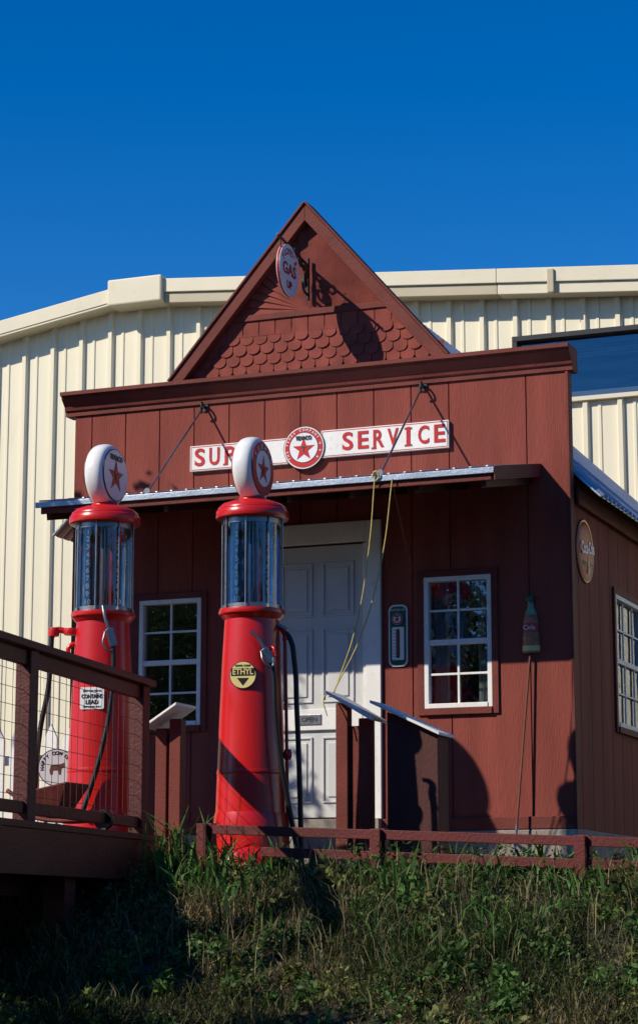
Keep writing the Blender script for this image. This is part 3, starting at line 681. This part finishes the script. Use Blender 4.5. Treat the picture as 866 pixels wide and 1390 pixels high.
for t in (.2,1.65): 
    a=dp(t,.12,-2.3);beam(f'support_{t}',a,(a[0],a[1],-.33),.14,.14,DECKR,DK,up=(0,1,0))
    a=dp(t,2.5,-2.3);beam(f'support_b{t}',a,(a[0],a[1],-.33),.14,.14,DECKR,DK,up=(0,1,0))
posts=[.05,.90,LN-.05]
for i,t in enumerate(posts):
    a=dp(t,.06,-.10);beam(f'rail_post_{i}',a,(a[0],a[1],.88),.10,.10,DECKR,DK,up=(0,1,0),bv=.008)
beam('top_rail',dp(-.05,.06,.905),dp(LN+.08,.06,.905),.14,.045,DECKR,DK,bv=.006)
beam('under_rail',dp(0,.06,.835),dp(LN,.06,.835),.04,.085,DECKR,DK)
beam('bottom_rail',dp(0,.06,-.02),dp(LN,.06,-.02),.04,.07,DECKR,DK)
for a,b in zip(posts[:-1],posts[1:]):
    n=int((b-a)/.10)
    for i in range(1,n): tube('wire_v',[dp(a+(b-a)*i/n,.06,.0),dp(a+(b-a)*i/n,.06,.80)],.0018,WIRE,DK,False)
for j in range(8): tube('wire_h',[dp(0,.06,.05+j*.1),dp(LN,.06,.05+j*.1)],.0018,WIRE,DK,False)
# ------------------------------------------------------------ picket fence
PF=empty('picket_fence')
for i in range(16):
    x=-5.1+i*.145;dz=random.uniform(-.015,.015)
    flat(f'picket_{i}',[(-.05,-.42),(.05,-.42),(.05,.64+dz),(.0,.74+dz),(-.05,.64+dz)],.018,(x,-1.35,0),0,WHITE,PF)
beam('rail_a',(-5.2,-1.32,.0),(-2.85,-1.32,.0),.03,.07,WHITE,PF);beam('rail_b',(-5.2,-1.32,.5),(-2.85,-1.32,.5),.03,.07,WHITE,PF)
RS=empty('round_dairy_sign')
rp=(-3.40,-1.46,.43)
disc('plate',.135,.012,rp,YAW,BLACK,RS);disc('face',.128,.014,rp,YAW,ENAMEL,RS)
ringtext('t','HAPPY COW DAIRY',offs(rp,YAW,0,.015,0),YAW,.103,.035,BLACK,RS,-95,95)
flat('cow',[(-.05,-.02),(-.04,.02),(.03,.025),(.055,.035),(.06,.005),(.035,-.005),(.03,-.05),(.018,-.05),(.015,-.02),(-.025,-.02),(-.03,-.05),(-.045,-.05)],.016,rp,YAW,WOODB,RS)
tube('stake',[(rp[0],rp[1]+.015,-.42),(rp[0],rp[1]+.015,.40)],.012,STEEL,RS,False)
# ------------------------------------------------------------ wheelbarrow on the deck
WB=empty('wheelbarrow')
bx,by=-2.52,-3.1
RUST=paint('rusty_red',(.16,.025,.018),.6,.4,(6,6,6),.3,dirt=(.10,.05,.03))
v=[(bx-.20,by-.16,.13),(bx+.16,by-.14,.20),(bx+.16,by+.18,.20),(bx-.20,by+.2,.13),(bx-.13,by-.09,.0),(bx+.06,by-.07,.0),(bx+.06,by+.1,.0),(bx-.13,by+.12,.0)]
o=frommesh('tray',v,[(0,1,5,4),(1,2,6,5),(2,3,7,6),(3,0,4,7),(4,5,6,7)],RUST,WB);m=o.modifiers.new('s','SOLIDIFY');m.thickness=.012;bev(o,.02)
tube('handle_a',[(bx-.45,by-.15,.18),(bx-.1,by-.1,-.01),(bx+.35,by-.035,-.03)],.014,RUST,WB);tube('handle_b',[(bx-.45,by+.19,.18),(bx-.1,by+.13,-.01),(bx+.35,by+.055,-.03)],.014,RUST,WB)
lathe('wheel',[(.045,-.015),(.062,-.018),(.068,0),(.062,.018),(.045,.015)],(bx+.35,by+.01,-.032),BLACK,WB,24,'y')
lathe('hub',[(.0,-.02),(.02,-.02),(.02,.02),(.0,.02)],(bx+.35,by+.01,-.032),STEEL,WB,16,'y')
tube('leg',[(bx-.1,by-.1,.01),(bx-.16,by-.1,-.095)],.012,RUST,WB,False);tube('leg2',[(bx-.1,by+.12,.01),(bx-.16,by+.12,-.095)],.012,RUST,WB,False)
# ------------------------------------------------------------ display stands
def stand(x0,x1,y,zl,zr,bx0,bx1,bzl,bzr,solid):
    D=empty('display_stand')
    if solid:
        v=[(x,yy,z) for yy in (y-.10,y+.12) for x,z in ((x0,-.22),(x1,-.22),(x1,zr),(x0,zl))]
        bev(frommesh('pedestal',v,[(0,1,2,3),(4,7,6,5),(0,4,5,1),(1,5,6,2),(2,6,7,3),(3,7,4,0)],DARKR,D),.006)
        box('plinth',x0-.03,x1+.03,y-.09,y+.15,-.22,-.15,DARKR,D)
    else:
        for i,(a) in enumerate((x0+.045,x1-.045)):
            z=zl+(zr-zl)*(a-x0)/(x1-x0)
            box(f'leg_{i}',a-.045,a+.045,y-.045,y+.045,-.22,z,TRIMR,D,.006)
        box('panel',x0+.09,x1-.09,y-.012,y+.012,-.22,min(zl,zr)-.02,TRIMR,D)
    v=[]
    for yy in (y-.17,y+.17):
        for x,z in ((bx0,bzl),(bx1,bzr)):
            v+=[(x,yy,z),(x,yy,z+.02)]
    bev(frommesh('board',v,[(0,2,3,1),(4,5,7,6),(0,1,5,4),(2,6,7,3),(1,3,7,5),(0,4,6,2)],WHITE,D),.003)
stand(-1.33,-1.07,-1.2,.87,.70,-1.36,-1.02,.90,.70,False)
stand(-.93,-.56,-1.2,.76,.60,-1.03,-.53,.82,.585,True)
stand(-2.72,-2.52,-1.2,.68,.80,-2.76,-2.50,.70,.86,False)
# ------------------------------------------------------------ ropes
RP=empty('yellow_rope')
tube('strand_a',[(-1.05,-1.185,2.46),(-1.10,-1.19,1.9),(-1.20,-1.2,1.35),(-1.35,-1.22,.92)],.0045,ROPE,RP)
tube('strand_b',[(-.92,-1.185,2.42),(-1.0,-1.19,1.85),(-1.16,-1.2,1.3),(-1.35,-1.22,.93)],.0045,ROPE,RP)
tube('knot',[(-1.07,-1.19,2.44),(-1.04,-1.20,2.48),(-1.02,-1.19,2.44),(-1.05,-1.18,2.41)],.006,ROPE,RP)
tube('loose_end',[(-1.35,-1.22,.92),(-1.37,-1.37,.86),(-1.34,-1.38,.74)],.0045,ROPE,RP)
CD=empty('brown_cord')
tube('cord',[(-.93,-1.13,2.36),(-1.02,-.7,2.15),(-1.17,-.02,1.90)],.006,WOODB,CD)
# ------------------------------------------------------------ light
sd=Vector((.94,1.0,-1.0)).normalized()
sun=bpy.data.lights.new('sun','SUN');sun.energy=5.0;sun.angle=rad(.5);sun.color=(1,.91,.78)
so=bpy.data.objects.new('sun',sun);COL.objects.link(so);so.rotation_euler=sd.to_track_quat('-Z','Y').to_euler();so.location=(-20,-20,20)
w=bpy.data.worlds.new('World');S.world=w;w.use_nodes=True;nt=w.node_tree;bg=nt.nodes['Background']
sk=nt.nodes.new('ShaderNodeTexSky');sk.sky_type='NISHITA';sk.sun_disc=False
sk.sun_elevation=math.asin(-sd.z);sk.sun_rotation=math.atan2(-sd.x,-sd.y)%(2*math.pi);sk.ozone_density=3.5;sk.dust_density=.1;sk.air_density=1.0;sk.altitude=1000
hs=nt.nodes.new('ShaderNodeHueSaturation');hs.inputs['Hue'].default_value=.510;hs.inputs['Saturation'].default_value=1.42;hs.inputs['Value'].default_value=1.1
nt.links.new(sk.outputs[0],hs.inputs['Color']);nt.links.new(hs.outputs[0],bg.inputs[0]);bg.inputs[1].default_value=.118
S.view_settings.view_transform='Standard';S.view_settings.look='None';S.view_settings.exposure=0
# ------------------------------------------------------------ camera
cam=bpy.data.cameras.new('camera');co=bpy.data.objects.new('camera',cam);COL.objects.link(co)
cam.sensor_fit='HORIZONTAL';cam.sensor_width=36;cam.lens=2988/866*36;cam.clip_end=2000
co.location=(4.26,-15.53,-.651);co.rotation_euler=(math.pi/2+math.atan(555/2988),0,rad(YAW));S.camera=co
